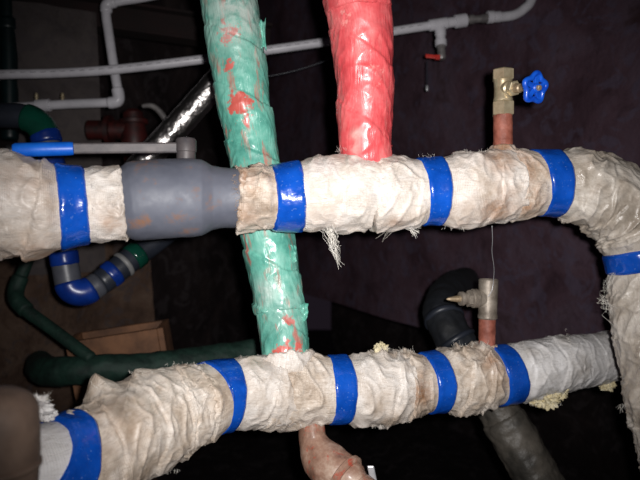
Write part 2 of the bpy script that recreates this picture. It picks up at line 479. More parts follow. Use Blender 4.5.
def tape(path, s, wdt, parent, r, seed=0.0, tilt=0.0, tp=0.0, mat=None, nth=128, name='tape_band'):
    def dsp(S, TH, V): return .0012*fbm(V, 24, 2, seed)+.0006*fbm(V, 60, 2, seed+3)
    ed0 = lambda th: tilt*np.cos(th-tp)+.0012*pn(np.cos(th)*3+seed, np.sin(th)*3, seed)
    ed1 = lambda th: tilt*np.cos(th-tp)+.0012*pn(np.cos(th)*3-seed, np.sin(th)*3, seed+2)
    return tube(name, path, s-wdt/2, s+wdt/2, mat or M['tape'], parent, .004, nth, rad=lambda S: np.interp(S, path.S, path.R)+r, disp=dsp, e0=ed0, e1=ed1, lip=.003)

def threads(name, specs, mat, parent, rad=.00016):
    """specs: list of polylines (world points); joined thin fibres"""
    Vs, Fs = [], []; base = 0
    for pl in specs:
        pl = np.array(pl); n = len(pl); r = rad
        T = np.gradient(pl, axis=0); T /= (np.linalg.norm(T, axis=1)[:, None]+1e-9)
        a = np.cross(T, [.3, .8, .52]); a /= (np.linalg.norm(a, axis=1)[:, None]+1e-9); b = np.cross(T, a)
        for k in range(3):
            an = k*2*math.pi/3; Vs.append(pl+r*(math.cos(an)*a+math.sin(an)*b))
        for i in range(n-1):
            for k in range(3):
                k2 = (k+1) % 3
                Fs.append((base+k*n+i, base+k2*n+i, base+k2*n+i+1, base+k*n+i+1))
        base += 3*n
    V = np.vstack(Vs); me = bpy.data.meshes.new(name); me.from_pydata(V.tolist(), [], Fs); me.update()
    o = link(name, me, mat, parent); o['kind'] = 'stuff'; return o
def strand(p, dirv, L, curl=.3, n=7, drop=0.0):
    p = np.array(p, float); d = np.array(dirv, float); d /= np.linalg.norm(d); out = [p.copy()]
    for i in range(n-1):
        d = d+rng.normal(size=3)*curl*.5+np.array([0, 0, -drop]); d /= np.linalg.norm(d)
        p = p+d*L/(n-1); out.append(p.copy())
    return out
def fringe(px, py, d, n, spread_px, dirpx, L, curl=.3, drop=0.0, sp_y=0):
    """loose fibres rooted around a point; dirpx is a direction right/down"""
    out = []
    dv = dirpx[0]*RIGHT-dirpx[1]*UP
    for _ in range(n):
        a = rng.uniform(-1, 1)
        r = P(px+a*spread_px, py+a*sp_y+rng.uniform(-1.5, 1.5), d+rng.uniform(-.012, .012))
        dd = dv+rng.normal(size=3)*.28
        out.append(strand(r, dd, L*rng.uniform(.35, 1.0), curl, 7, drop))
    return out
def lump(name, c, rads, mat, parent, seed=0.0, rough=.45, n=40):
    """ragged fibre tuft"""
    th = np.linspace(.02, math.pi-.02, n)[:, None]; ph = (np.arange(n*2)/(n*2)*2*math.pi)[None, :]
    D = np.stack([np.sin(th)*np.cos(ph), np.sin(th)*np.sin(ph), np.cos(th)*np.ones_like(ph)], -1)
    f = 1+rough*fbm(D, 2.6, 4, seed)
    V = np.array(c)+D[..., 0:1]*f[..., None]*rads[0]*RIGHT+D[..., 1:2]*f[..., None]*rads[1]*FWD+D[..., 2:3]*f[..., None]*rads[2]*UP
    return link(name, gridmesh(name, V.reshape(-1, 3), n, n*2, True, caps=True), mat, parent)

DS, NT_ = .0022, 168
# ============================================================== upper pipe
UPT = Path([(-230, 204, .80, .072), (-60, 206, .865, .0735), (0, 206, .89, .0732), (40, 207.5, .91, .0690), (75, 206, .93, .0592), (105, 204, .945, .0555),
            (125, 202, .955, .0555), (180, 198, .98, .052), (240, 198, 1.0, .0505), (265, 197.5, 1.01, .0515), (290, 197, 1.02, .0560),
            (330, 195, 1.03, .0622), (365, 193, 1.04, .0625), (400, 194, 1.05, .0602), (427, 191.5, 1.058, .0558), (462, 190.5, 1.068, .0632), (500, 186.5, 1.083, .0612),
            (545, 183, 1.097, .0575), (585, 188, 1.105, .0640), (612, 201, 1.108, .0680), (634, 226, 1.108, .0670), (644, 260, 1.105, .0640), (650, 300, 1.10, .0640), (658, 350, 1.09, .0640),
            (670, 410, 1.08, .066), (686, 480, 1.07, .066), (704, 560, 1.06, .066)])
up = thing('insulated_pipe', P(320, 255, 1.03), 'upper cloth-wrapped heating pipe with blue tape bands, bending down at the right edge', 'pipe')
tp = {k: UPT.at(v) for k, v in ((75, 72), (290, 286), (437, 430), (557, 547))}
t5 = UPT.aty(260) if False else UPT.S[np.argmin((UPT.px-643)**2+(UPT.py-260)**2)]
TAPES = [(tp[75], .046), (tp[290], .054), (tp[437], .043), (tp[557], .049), (t5, .042)]
def cd_(seed, amp=1.0, **kw): return cloth_disp(amp, tapes=TAPES, seed=seed, **kw)
sa = UPT.at
def wrap(name, path, a, b, mat, parent, disp, dr=0.0, e0=None, e1=None, stains=None, bumps=None, ds=DS, nth=NT_):
    st = {'stain': [], 'dirt': []}; st.update(stains or {})
    return tube(name, path, a, b, M[mat], parent, ds, nth, None, dr, disp, e0, e1, .004, st, bumps)
Pf = lambda px, py, d: P(px, py, d)
wrap('cloth_wrap', UPT, 0.0, tp[75], 'cloth', up, cd_(1.3, 1.1, pitch=.06, step=.006),
     stains={'stain': [(Pf(35, 248, .90), .8, .035), (Pf(78, 240, .92), .5, .02), (Pf(25, 180, .84), .4, .03), (Pf(45, 215, .85), .3, .025)], 'dirt': [(Pf(20, 225, .84), .35, .05)]})
wrap('cloth_wrap', UPT, tp[75], sa(124), 'cloth', up, cd_(2.9, .9), 0, None, ragged(.004, 3.1),
     stains={'stain': [(Pf(115, 225, .90), .7, .02)], 'dirt': [(Pf(121, 205, .90), .7, .018)]})
wrap('cloth_wrap', UPT, sa(236), tp[290], 'cloth_beige', up, cd_(4.2, 1.25, pitch=.05, step=.004), 0, ragged(.0045, 1.7, .9), None,
     bumps=[(Pf(262, 182, .96), .008, .010), (Pf(268, 205, .96), .006, .009)],
     stains={'stain': [(Pf(238, 180, .96), .9, .022), (Pf(245, 215, .96), .6, .02)], 'dirt': [(Pf(258, 208, .96), .5, .012)]})
wrap('cloth_wrap', UPT, tp[290], sa(374), 'cloth', up, cd_(6.6, 1.0), .0005, None, ragged(.006, 2.2, tilt=.014, tp=0.0),
     stains={'stain': [(Pf(330, 215, .98), .25, .03)], 'dirt': [(Pf(371, 195, .98), .35, .012)]})
wrap('cloth_wrap', UPT, sa(367), tp[437], 'cloth', up, cd_(8.1, 1.0, slant=-.6), .001, ragged(.005, 4.4, tilt=.012, tp=math.pi), None,
     stains={'stain': [(Pf(398, 228, 1.0), .7, .016)]})
wrap('cloth_wrap', UPT, tp[437], sa(512), 'cloth', up, cd_(9.4, 1.1), .0005, None, ragged(.005, 5.0),
     stains={'stain': [(Pf(500, 160, 1.03), .8, .022), (Pf(498, 208, 1.03), .8, .028), (Pf(470, 215, 1.03), .35, .03)]})
wrap('cloth_wrap', UPT, sa(508), tp[557], 'cloth_beige', up, cd_(11.9, 1.1, slant=-.7), .001, ragged(.005, 6.1), None,
     stains={'stain': [(Pf(520, 165, 1.03), .9, .028), (Pf(525, 200, 1.04), .8, .028)]})
wrap('cloth_wrap', UPT, tp[557], t5, 'cloth_film', up, cd_(13.3, 1.5, slant=1.2), 0, None, None,
     stains={'dirt': [(Pf(605, 169, 1.06), 1.0, .010), (Pf(622, 215, 1.04), .35, .02)]})
wrap('cloth_wrap', UPT, t5, UPT.L, 'cloth_film', up, cd_(15.7, 1.2, slant=1.4), 0, None, None,
     bumps=[(Pf(622, 395, 1.05), .012, .02), (Pf(633, 420, 1.04), .012, .016)])
tape(UPT, tp[75], .043, up, .0024, 1.0)
tape(UPT, tp[290], .051, up, .0024, 2.0)
tape(UPT, tp[437], .040, up, .0024, 3.0)
tape(UPT, tp[557], .046, up, .0024, 4.0, .006, math.pi)
tape(UPT, t5, .041, up, .0024, 5.0)

# ============================================================== lower pipe
LOW = Path([(-210, 520, .70, .07), (-60, 500, .76, .070), (20, 482, .81, .0690), (64, 471, .86, .0715), (88, 460, .89, .0715), (115, 443, .93, .0725), (160, 419, 1.0, .0700), (200, 403, 1.05, .0630), (220, 396, 1.08, .0606),
            (275, 391.5, 1.13, .0625), (337, 389.5, 1.157, .0612), (375, 388.5, 1.18, .0672), (400, 386.5, 1.195, .0650), (426, 383, 1.21, .0572), (465, 378.5, 1.245, .0645),
            (500, 375, 1.27, .0600), (560, 364.5, 1.32, .0580), (600, 358, 1.37, .0545), (650, 350, 1.43, .0545), (718, 340, 1.49, .0545)])
lo = thing('insulated_pipe', P(320, 440, 1.15), 'lower cloth-wrapped heating pipe with blue tape bands, running behind the right bend', 'pipe')
lt = {k: LOW.at(v) for k, v in ((70, 44), (229, 218), (345, 337), (440, 432), (515, 502))}
TAPES_L = [(lt[70], .058), (lt[229], .054), (lt[345], .043), (lt[440], .040), (lt[515], .052)]
def cl_(seed, amp=1.0, **kw): return cloth_disp(amp, tapes=TAPES_L, seed=seed, **kw)
sl = LOW.at
wrap('cloth_wrap', LOW, 0, lt[70], 'cloth_white', lo, cl_(21.1, 1.2), 0, None, lambda th: .045*np.cos(th), stains={'dirt': [(Pf(20, 450, .76), .3, .03)]})
wrap('cloth_wrap', LOW, lt[70], sl(195), 'cloth_beige', lo, cl_(22.4, 1.1, slant=.9), .001, lambda th: .045*np.cos(th), ragged(.012, 1.1, tilt=.01),
     bumps=[(Pf(102, 394, .95), .030, .014), (Pf(145, 378, 1.0), .010, .022)],
     stains={'stain': [(Pf(110, 430, .87), .22, .04)], 'dirt': [(Pf(122, 410, .89), .55, .012), (Pf(100, 470, .86), .2, .02)]})
wrap('cloth_wrap', LOW, sl(172), lt[229], 'cloth_beige', lo, cl_(24.6, 1.2, slant=1.0, pitch=.04, step=.004), .001, ragged(.012, 3.9, tilt=.012), None,
     stains={'dirt': [(Pf(185, 420, 1.0), .5, .012)]})
wrap('cloth_wrap', LOW, lt[229], sl(290), 'cloth', lo, cl_(26.3, 1.1), .001, None, ragged(.006, 7.7, tilt=-.02),
     stains={'dirt': [(Pf(272, 365, 1.09), .4, .014)], 'stain': [(Pf(250, 360, 1.1), .3, .02)]})
wrap('cloth_wrap', LOW, sl(268), lt[345], 'cloth_beige', lo, cl_(28.8, 1.3, slant=-1.0), .002, ragged(.006, 8.3, tilt=.02), None)
wrap('cloth_wrap', LOW, lt[345], sl(408), 'cloth', lo, cl_(31.2, 1.4), .001, None, ragged(.008, 9.3),
     bumps=[(Pf(383, 352, 1.17), .010, .009)])
wrap('cloth_wrap', LOW, sl(401), lt[440], 'cloth_beige', lo, cl_(33.7, 1.4, pitch=.04, step=.004), 0, ragged(.007, 2.9), None,
     stains={'stain': [(Pf(418, 392, 1.14), 1.0, .022)], 'dirt': [(Pf(408, 375, 1.14), .5, .012)]})
wrap('cloth_wrap', LOW, lt[440], lt[515], 'cloth_beige', lo, cl_(35.9, 1.7, slant=1.4, pitch=.05, step=.004), 0, None, None,
     stains={'stain': [(Pf(492, 362, 1.21), .8, .018), (Pf(505, 375, 1.22), .5, .015)]})
wrap('cloth_wrap', LOW, lt[515], sl(571), 'cloth_white', lo, cl_(37.1, .8, slant=.8), .001, None, ragged(.008, 3.3, tilt=.008))
wrap('cloth_wrap', LOW, sl(562), LOW.L, 'cloth_white', lo, cl_(39.9, .5, slant=1.0, pitch=.045), 0, None, None, stains={'dirt': [(Pf(580, 365, 1.3), .35, .02)]})
tape(LOW, lt[70], .056, lo, .0062, 11, .045, 0.0)
tape(LOW, lt[229], .050, lo, .0026, 12, .005, 0)
tape(LOW, lt[345], .039, lo, .0026, 13)
tape(LOW, lt[440], .036, lo, .0026, 14, .002, math.pi)
tape(LOW, lt[515], .048, lo, .0026, 15, .007, math.pi)
lump('wool_tuft', P(545, 397, 1.29), (.030, .022, .020), M['wool'], lo, 1.0, .5)
lump('wool_tuft', P(557, 390, 1.29), (.020, .018, .020), M['wool'], lo, 4.0, .5)
lump('wool_tuft', P(607, 385, 1.36), (.015, .014, .012), M['wool'], lo, 2.0, .45)
lump('fibre_tuft', P(33, 408, .80), (.020, .018, .014), M['wool_white'], lo, 3.0, .5)
lump('fibre_tuft', P(46, 414, .83), (.012, .012, .009), M['wool_white'], lo, 8.0, .5)
lump('cloth_knot', P(381, 350, 1.18), (.013, .012, .012), M['wool'], lo, 6.0, .4)

# ============================================================== grey ball valve in the upper pipe
bv = thing('ball_valve', P(180, 245, .98), 'grey steel ball valve body between white wraps, long lever with blue grip', 'valve')
xs = [121, 125, 130, 137, 150, 192, 200, 207, 213, 220, 228, 242]
rs = [.0500, .0555, .0600, .0618, .0624, .0624, .0608, .0565, .0515, .0488, .0480, .0480]
ss = [sa(x) for x in xs]
tube('body', UPT, ss[0], ss[-1], M['valve'], bv, .002, 96, rad=lambda S: np.interp(S, ss, rs),
     disp=lambda S, TH, V: .0005*fbm(V, 60, 2), lip=.004, stains={'stain': [(P(142, 220, .92), .9, .013), (P(180, 232, .93), .5, .04), (P(150, 165, .95), .5, .03)]})
hb = P(186, 160, .985)
lathe('stem', hb, UP, [(-.012, .015), (.012, .015), (.013, .0165), (.031, .0165), (.034, .0145), (.036, .006)], M['lever'], bv, 28)
A_, B_ = P(190, 147.5, .985), P(68, 148.5, .935)
lv_dir = (B_-A_)/np.linalg.norm(B_-A_); lv_n = np.cross(lv_dir, UP)
lvr = box('lever', (A_+B_)/2, (lv_dir, UP, lv_n), (np.linalg.norm(B_-A_)/2, .0085, .004), M['lever'], bv, .003)
G0 = P(74, 148.5, .937); G1 = P(13, 150, .912); gl = np.linalg.norm(G1-G0)
lathe('grip', G0, G1-G0, [(0, .006), (.001, .0095), (.006, .0103), (gl*.5, .0106), (gl-.004, .0103), (gl, .0085)], M['grip'], lvr, 28)
lathe('end_cap', P(13, 150, .912), G1-G0, [(0, .0078), (.006, .0085), (.009, .007), (.0095, .002)], M['black'], lvr, 24)

# ============================================================== green and red risers
GRN = Path([(205, -170, 1.16, .052), (217, -60, 1.16, .052), (228, 0, 1.16, .0525), (236, 50, 1.162, .0520), (243.5, 100, 1.165, .0495), (252, 145, 1.166, .0465), (261, 200, 1.166, .0480), (268, 240, 1.165, .0498),
            (277, 290, 1.16, .0475), (283, 330, 1.15, .0460), (285, 352, 1.14, .0460), (287, 372, 1.135, .044)])
def pw_disp(amp, pitch, step, seed):
    def f(S, TH, V):
        cx, sx = np.cos(TH), np.sin(TH)
        d = .0024*fbm(V, 20, 3, seed)
        fr = ((S+.6*pitch*sx*.5+.006*pn(S*12, cx*1.5, sx*1.5+seed)+seed*.01)/pitch) % 1.0
        d = d+step*(1-fr)-step*.5
        r1 = 1-np.abs(pn((S*30+2.5*cx)+seed, cx*1.3, sx*1.3))*2.3
        d = d+.0013*np.clip(r1, 0, 1)**2
        return amp*d
    return f
gp = thing('painted_pipe', P(285, 360, 1.14), 'green painted wrapped riser with red blotches, passing behind the upper pipe', 'pipe')
g_st = {'stain': [(P(228, 30, 1.11), .62, .020), (P(229, 65, 1.11), .55, .016), (P(238, 103, 1.115), .85, .020), (P(245, 118, 1.115), .6, .014), (P(233, 135, 1.12), .45, .02), (P(230, 80, 1.11), .5, .010),
                  (P(292, 318, 1.11), .62, .016), (P(285, 352, 1.1), .75, .016), (P(300, 348, 1.1), .7, .012), (P(272, 311, 1.11), .35, .03)],
        'dirt': [(P(240, 5, 1.11), .8, .05), (P(263, 293, 1.11), .75, .018), (P(285, 309, 1.11), .3, .03)]}
tube('painted_wrap', GRN, 0, GRN.aty(312), M['green'], gp, .0022, 128, None, 0, pw_disp(1.0, .105, .0038, 2.2), None, ragged(.004, 2.3), .003, g_st)
tube('painted_wrap', GRN, GRN.aty(305), GRN.L, M['green'], gp, .0022, 128, None, -.002, pw_disp(.9, .16, .0022, 4.2), None, None, .003, g_st)
def film_flap(name, px, py, d, wpx, hpx, mat, parent, seed):
    n = 14
    u, v = np.meshgrid(np.linspace(-1, 1, n), np.linspace(-1, 1, n), indexing='ij')
    dd = d+.012*pn(u*1.5+seed, v*1.5, seed)
    X = px+u*wpx*(1+.3*pn(v*2, seed, 0)); Y = py+v*hpx*(1+.3*pn(u*2, seed, 3.3))
    V = CAM+dd[..., None]*(FWD+((X-320)/F)[..., None]*RIGHT+((240-Y)/F)[..., None]*UP)
    o = link(name, gridmesh(name, V.reshape(-1, 3), n, n, False), mat, parent)
    sm = o.modifiers.new('thickness', 'SOLIDIFY'); sm.thickness = .0012
    return o
film_flap('loose_flap', 262, 34, 1.155, 4, 14, M['green'], gp, 1.5)
film_flap('loose_flap', 303, 312, 1.135, 4.5, 8, M['green'], gp, 4.5)
film_flap('loose_flap', 293, 254, 1.135, 3, 8, M['green'], gp, 7.5)

RED = Path([(335, -160, .99, .053), (350, -60, 1.0, .053), (357.5, 0, 1.01, .0525), (363, 50, 1.02, .0495), (364.5, 100, 1.03, .0460), (365.5, 140, 1.035, .0430), (366, 165, 1.04, .041), (366, 190, 1.04, .04)])
rp = thing('painted_pipe', P(366, 160, 1.04), 'red painted wrapped riser standing on top of the upper pipe', 'pipe')
r_st = {'stain': [(P(345, 15, .97), .35, .03), (P(375, 70, .98), .4, .02)], 'dirt': [(P(358, 135, 1.0), .8, .008), (P(355, 148, 1.0), .7, .006)]}
tube('painted_wrap', RED, 0, RED.aty(10), M['red'], rp, .0022, 128, None, .0025, pw_disp(1.0, .13, .003, 1.1), None, ragged(.004, 4.1), .003, r_st)
tube('painted_wrap', RED, RED.aty(4), RED.L, M['red'], rp, .0022, 128, None, 0, pw_disp(1.0, .12, .0022, 3.1), None, None, .003, r_st)

# cloth collars round the branches
def collar(path, a, b, dr, mat, parent, seed, amp=.008, tilt=0.0, tpv=0.0, st=None):
    wrap('cloth_collar', path, a, b, mat, parent, cloth_disp(.8, .05, .002, (), seed), dr, ragged(amp, seed, 1.3, tilt, tpv), None, st, ds=.002, nth=110)
collar(RED, RED.aty(159), RED.aty(184), .0045, 'cloth', up, 51.0, .005, .014, -.8)
collar(GRN, GRN.aty(353), GRN.L, .006, 'cloth', lo, 53.0, .007)

# ============================================================== gate valve with blue wheel
gv = thing('gate_valve', P(503, 150, 1.085), 'brass gate valve with blue handwheel on a rusty stub', 'valve')
c0 = P(503, 160, 1.085); c1 = P(502.5, 66, 1.085); ax = (c1-c0)/np.linalg.norm(c1-c0)
STB = Path([(*(P(503, 175, 1.085)), .0166), (*(P(503, 140, 1.085)), .0166), (*(P(503, 112, 1.085)), .0166)], world=True)
tube('pipe_stub', STB, 0, STB.L, M['rust_pipe'], gv, .003, 48, disp=lambda S, TH, V: .0007*fbm(V, 90, 2), lip=.001)
pz = lambda y: P(503, y, 1.085)
mm = 1.085/F
lathe('end_nut', pz(116), ax, [(0, .0165), (.0015, .0198), (14.5*mm-.002, .0198), (14.5*mm, .0175)], M['brass'], gv, 6, True, refv=(.35, -1, 0))
lathe('body', pz(102), ax, [(0, .0165), (.004, .0168), (.008, .0155), (.022, .0150), (.034, .0155), (.040, .0168), (.042, .0160)], M['brass'], gv, 36)
lathe('end_nut', pz(80.5), ax, [(0, .0178), (.0015, .0196), (10.5*mm-.001, .0196), (10.5*mm, .0180), (10.5*mm+.001, .0168)], M['brass'], gv, 6, True, refv=(.35, -1, 0))
lathe('bore_shade', pz(70), ax, [(0, .013), (.0022, .0125), (.0023, .001)], M['black'], gv, 24)  # solid black disc, its colour stands for the shade inside the open end
sd = .43*RIGHT-.88*FWD-.20*UP; sd /= np.linalg.norm(sd); s0 = pz(88.5)
lathe('bonnet', s0, sd, [(.006, .013), (.016, .0130), (.018, .0105), (.024, .0105)], M['brass'], gv, 32)
lathe('bonnet_nut', s0+sd*.022, sd, [(0, .0125), (.001, .0135), (.008, .0135), (.009, .012)], M['brass'], gv, 6, True)
lathe('stem', s0+sd*.030, sd, [(0, .0085), (.012, .0075), (.014, .0055), (.040, .0045), (.046, .0045)], M['brass_dull'], gv, 24)
def handwheel(name, c, axis, R, mat, parent, lobes=5, thick=.006):
    import bmesh
    axis = np.array(axis)/np.linalg.norm(axis)
    N = UP-axis*(UP@axis); N /= np.linalg.norm(N); B = np.cross(axis, N)
    n, m = 100, 10
    th = np.arange(n)/n*2*math.pi
    rr = R*(.90+.10*np.cos(lobes*th))
    V = []
    for i in range(n):
        o = math.cos(th[i])*N+math.sin(th[i])*B
        for j in range(m):
            a = j/m*2*math.pi
            V.append(c+o*(rr[i]+.0050*math.cos(a)-.004)+axis*.0050*math.sin(a))
    wh = link('handwheel', gridmesh('handwheel', np.array(V), n, m, True), mat, parent)
    # close the ring
    bm = bmesh.new(); bm.from_mesh(wh.data); bm.verts.ensure_lookup_table()
    for j in range(m):
        j2 = (j+1) % m
        bm.faces.new([bm.verts[k] for k in ((n-1)*m+j, (n-1)*m+j2, j2, j)])
    bm.to_mesh(wh.data); bm.free()
    wh.data.polygons.foreach_set('use_smooth', np.ones(len(wh.data.polygons), bool))
    for k in range(lobes):
        a = k/lobes*2*math.pi; o = math.cos(a)*N+math.sin(a)*B; t_ = np.cross(axis, o)
        box('spoke', c+o*R*.48, (o, t_, axis), (R*.44, .0042, .003), mat, wh, .0012)
    lathe('hub', c-axis*.006, axis, [(0, .006), (.001, .0078), (.011, .0078), (.013, .006)], mat, wh, 24)
    lathe('hub_nut', c+axis*.007, axis, [(0, .0048), (.004, .0048), (.005, .0035)], M['brass_dull'], wh, 6, True)
    return wh
handwheel('handwheel', s0+sd*.076, sd, .0275, M['wheel'], gv)
collar(Path([(*P(503, 145, 1.085), .0175), (*P(503, 150, 1.085), .022), (*P(503, 157, 1.085), .034), (*P(503, 165, 1.085), .045)], world=True), 0, 1, .0, 'cloth', up, 61.0, .003, st={'stain': [(P(503, 150, 1.06), .9, .03)]})

# ============================================================== lower drain cock
dc = thing('drain_cock', P(487, 350, 1.26), 'grey drain cock with pointed spindle on a rusty stub above the lower pipe', 'valve')
STL = Path([(*P(487, 365, 1.262), .0168), (*P(487, 330, 1.262), .0168), (*P(488, 300, 1.262), .0168)], world=True)
tube('pipe_stub', STL, 0, STL.L, M['rust_pipe'], dc, .003, 48, disp=lambda S, TH, V: .0008*fbm(V, 90, 2), lip=.001)
b0 = P(487.5, 319, 1.262); b1 = P(488.5, 279, 1.262); bax = b1-b0; bl = np.linalg.norm(bax); bax /= bl
lathe('body', b0, bax, [(0, .0175), (.002, .0196), (.008, .0198), (.010, .0186), (bl*.4, .0190), (bl*.75, .0194), (bl-.002, .0196), (bl, .018), (bl-.004, .0145), (bl-.005, .001)], M['zinc'], dc, 40)
n0 = P(487.5, 298, 1.262); nd = -RIGHT*.96-FWD*.25-UP*0.0; nd /= np.linalg.norm(nd)
lathe('side_neck', n0, nd, [(.010, .0170), (.022, .0172), (.024, .0192), (.033, .0192), (.034, .0165), (.038, .0160)], M['zinc'], dc, 32)
lathe('packing_nut', n0+nd*.038, nd, [(0, .0150), (.001, .0170), (.007, .0170), (.009, .0140)], M['zinc'], dc, 6, True)
lathe('gland', n0+nd*.046, nd, [(0, .0122), (.008, .0118), (.009, .0145), (.015, .0140), (.016, .0085)], M['zinc'], dc, 28)
lathe('spindle', n0+nd*.061, nd, [(0, .0070), (.006, .0062), (.007, .0070), (.012, .0058), (.020, .0045), (.027, .0030), (.030, .0008)], M['brass_dull'], dc, 20)
collar(Path([(*P(487, 344, 1.262), .0178), (*P(487, 349, 1.262), .022), (*P(487, 355, 1.262), .034), (*P(487, 362, 1.262), .045)], world=True), 0, 1, .0, 'cloth_beige', lo, 67.0, .005, st={'stain': [(P(487, 348, 1.24), .8, .03)]})

# thin wire hanging down to the cock
wr = [P(492, 226, 1.075), P(492.5, 240, 1.11), P(492, 252, 1.15), P(494, 268, 1.20), P(493.5, 280, 1.238), P(492, 290, 1.242), P(488, 297, 1.241)]
WP = Path([(*p, .0006) for p in wr], world=True)
wo = tube('thin_wire', WP, 0, WP.L, M['steel_bright'], None, .004, 6, lip=0)
tag(wo, 'thin pale wire hanging from the upper pipe to the drain cock', 'wire')

# ============================================================== flaking drain cock under the lower pipe
fc = thing('elbow_cock', P(312, 430, 1.14), 'flaking pink-brown elbow cock hanging under the lower pipe', 'valve')
FCP = Path([(312, 412, 1.145, .0235), (312, 430, 1.14, .0240), (314, 442, 1.135, .0275), (320, 455, 1.125, .0360), (330, 467, 1.11, .0400), (344, 477, 1.09, .0370), (354, 483, 1.07, .030)])
tube('elbow', FCP, 0, FCP.L, M['cock'], fc, .003, 64, disp=lambda S, TH, V: .002*fbm(V, 30, 3), lip=.004)
cdv = P(380, 506, 1.06)-P(345, 476, 1.105)
lathe('collar', P(343, 474, 1.085), cdv, [(0, .0360), (.002, .0395), (.009, .0395), (.013, .035)], M['cock'], fc, 48)
lathe('outlet', P(348, 476, 1.08), cdv, [(0, .030), (.012, .0290), (.020, .0240), (.026, .0220), (.030, .0245), (.050, .0245), (.052, .020), (.080, .019), (.081, .015), (.06, .014)], M['cock'], fc, 40)
box('lever', P(373, 478, 1.08), (UP*.96-RIGHT*.2, RIGHT, FWD), (.022, .006, .0022), M['steel_bright'], fc, .002)

# ============================================================== white conduits behind
c1t = thing('plastic_conduit', P(320, 50, 1.75), 'long thin white conduit crossing behind the risers, ending in a tee and bend', 'conduit')
CON = Path([(-160, 79, 1.66, .0128), (0, 74.5, 1.7, .0128), (60, 73, 1.72, .0128), (120, 69, 1.73, .0128), (205, 59, 1.75, .0128), (265, 50.5, 1.77, .0128), (325, 42, 1.79, .0128), (395, 31, 1.82, .0128), (440, 24, 1.835, .0128), (470, 19.5, 1.845, .0128)])
tube('conduit_tube', CON, 0, CON.aty(20) if False else CON.at(462), M['pvc'], c1t, .008, 28, lip=.002)
# the printed line of small dashes along the tube
dash = []
cdir = lambda s: CON.ev(np.array([s]))
for q in range(46):
    s = CON.at(6)+q*.0262
    if s > CON.at(455): break
    C_, N_, B2, T_, R_ = [a[0] for a in CON.ev(np.array([s]))]
    o_ = .18*N_+.98*B2; t_ = np.cross(T_, o_)
    for du, dw in ((-.007, -.0008), (.007, -.0008), (.007, .0008), (-.007, .0008)): dash.append(C_+o_*(R_+.0003)+T_*du+t_*dw)
me = bpy.data.meshes.new('printed_line'); me.from_pydata([tuple(v) for v in dash], [], [tuple(range(i, i+4)) for i in range(0, len(dash), 4)])
link('printed_line', me, M['ink'], c1t)
sC = lambda x: CON.ev(np.array([CON.at(x)]))
def along(path, xa, xb, r, name, mat, parent, n=28):
    A = path.ev(np.array([path.at(xa)]))[0][0]; B = path.ev(np.array([path.at(xb)]))[0][0]; L = np.linalg.norm(B-A)
    return lathe(name, A, B-A, [(0, r*.9), (.002, r), (L-.002, r), (L, r*.9)], mat, parent, n)
tee = along(CON, 428, 447, .0170, 'tee', M['pvc'], c1t)
along(CON, 447, 456, .0150, 'union', M['pvc'], c1t)
along(CON, 455, 466, .0200, 'union_nut', M['pvc'], c1t)
td = P(440, 24, 1.835); tdn = P(441, 47, 1.83)-td
lathe('branch', td, tdn, [(.012, .0165), (.034, .0165), (.036, .0145), (.048, .0145), (.050, .0175), (.066, .0172), (.067, .015)], M['pvc'], tee, 28)
J0 = P(465, 20, 1.845); J1 = P(491, 18, 1.85)
lathe('metal_union', J0, J1-J0, [(0, .010), (.012, .0105), (.013, .014), (.026, .014), (.027, .011), (.05, .011), (.052, .013), (.075, .013), (.08, .011)], M['steel'], c1t, 24)
EL = Path([(488, 17, 1.85, .0145), (500, 17, 1.855, .0145), (514, 15, 1.86, .0142), (524, 9, 1.865, .0142), (532, -2, 1.87, .0142), (540, -40, 1.88, .0135), (548, -120, 1.89, .0135)])
tube('end_bend', EL, 0, EL.L, M['pvc'], c1t, .006, 28, lip=.003)
Eb = P(487, 17.2, 1.85)
lathe('bend_socket', Eb, P(505, 16.6, 1.856)-Eb, [(0, .016), (.002, .0185), (.018, .0185), (.020, .0165), (.040, .0165), (.041, .0150)], M['pvc'], c1t, 28)
tk = thing('drain_tap', P(441, 46, 1.83), 'small grey tap with red lever hanging from the conduit tee', 'tap')
td2 = P(441, 44, 1.83)
lathe('body', td2, tdn, [(0, .011), (.003, .0135), (.012, .0135), (.014, .0115), (.030, .0120), (.040, .0130), (.046, .011), (.047, .008)], M['steel'], tk, 28)
box('lever', P(431.5, 56.5, 1.815), (RIGHT*.97-UP*.1, UP, FWD), (.018, .0055, .003), M['red_tap'], tk, .002)
box('lever_hub', P(437.5, 57.5, 1.815), (RIGHT, UP, FWD), (.007, .007, .006), M['red_tap'], tk, .002)

c2t = thing('plastic_conduit', P(118, 102, 1.82), 'white conduit dropping at upper left and turning sideways in elbows', 'conduit')
C2 = Path([(290, -35, 1.84, .0135), (160, -6, 1.83, .0135), (120, 1, 1.82, .0135), (109, 4, 1.82, .0135), (106, 12, 1.82, .0135), (109, 35, 1.82, .0135), (114, 68, 1.82, .0135), (118, 92, 1.82, .0135), (117, 101, 1.82, .0135), (108, 102.5, 1.82, .0135), (70, 104, 1.82, .0135), (36, 106, 1.82, .0135), (-20, 109, 1.84, .0135), (-160, 114, 1.86, .0135)])
tube('conduit_tube', C2, 0, C2.L, M['pvc'], c2t, .006, 28, lip=.002)
EB = Path([(117, 88, 1.82, .0172), (118.5, 95, 1.82, .0172), (118, 100.5, 1.82, .0172), (113, 102.5, 1.82, .0172), (108, 102.8, 1.82, .0172)])
tube('elbow', EB, 0, EB.L, M['pvc'], c2t, .004, 32, lip=.003)
EB = Path([(116, 1.5, 1.82, .0172), (110, 3, 1.82, .0172), (106.5, 6.5, 1.82, .0172), (106.5, 13, 1.82, .0172)])
tube('elbow', EB, 0, EB.L, M['pvc'], c2t, .004, 32, lip=.003)
along(C2, 50, 36, .0185, 'socket', M['pvc'], c2t)

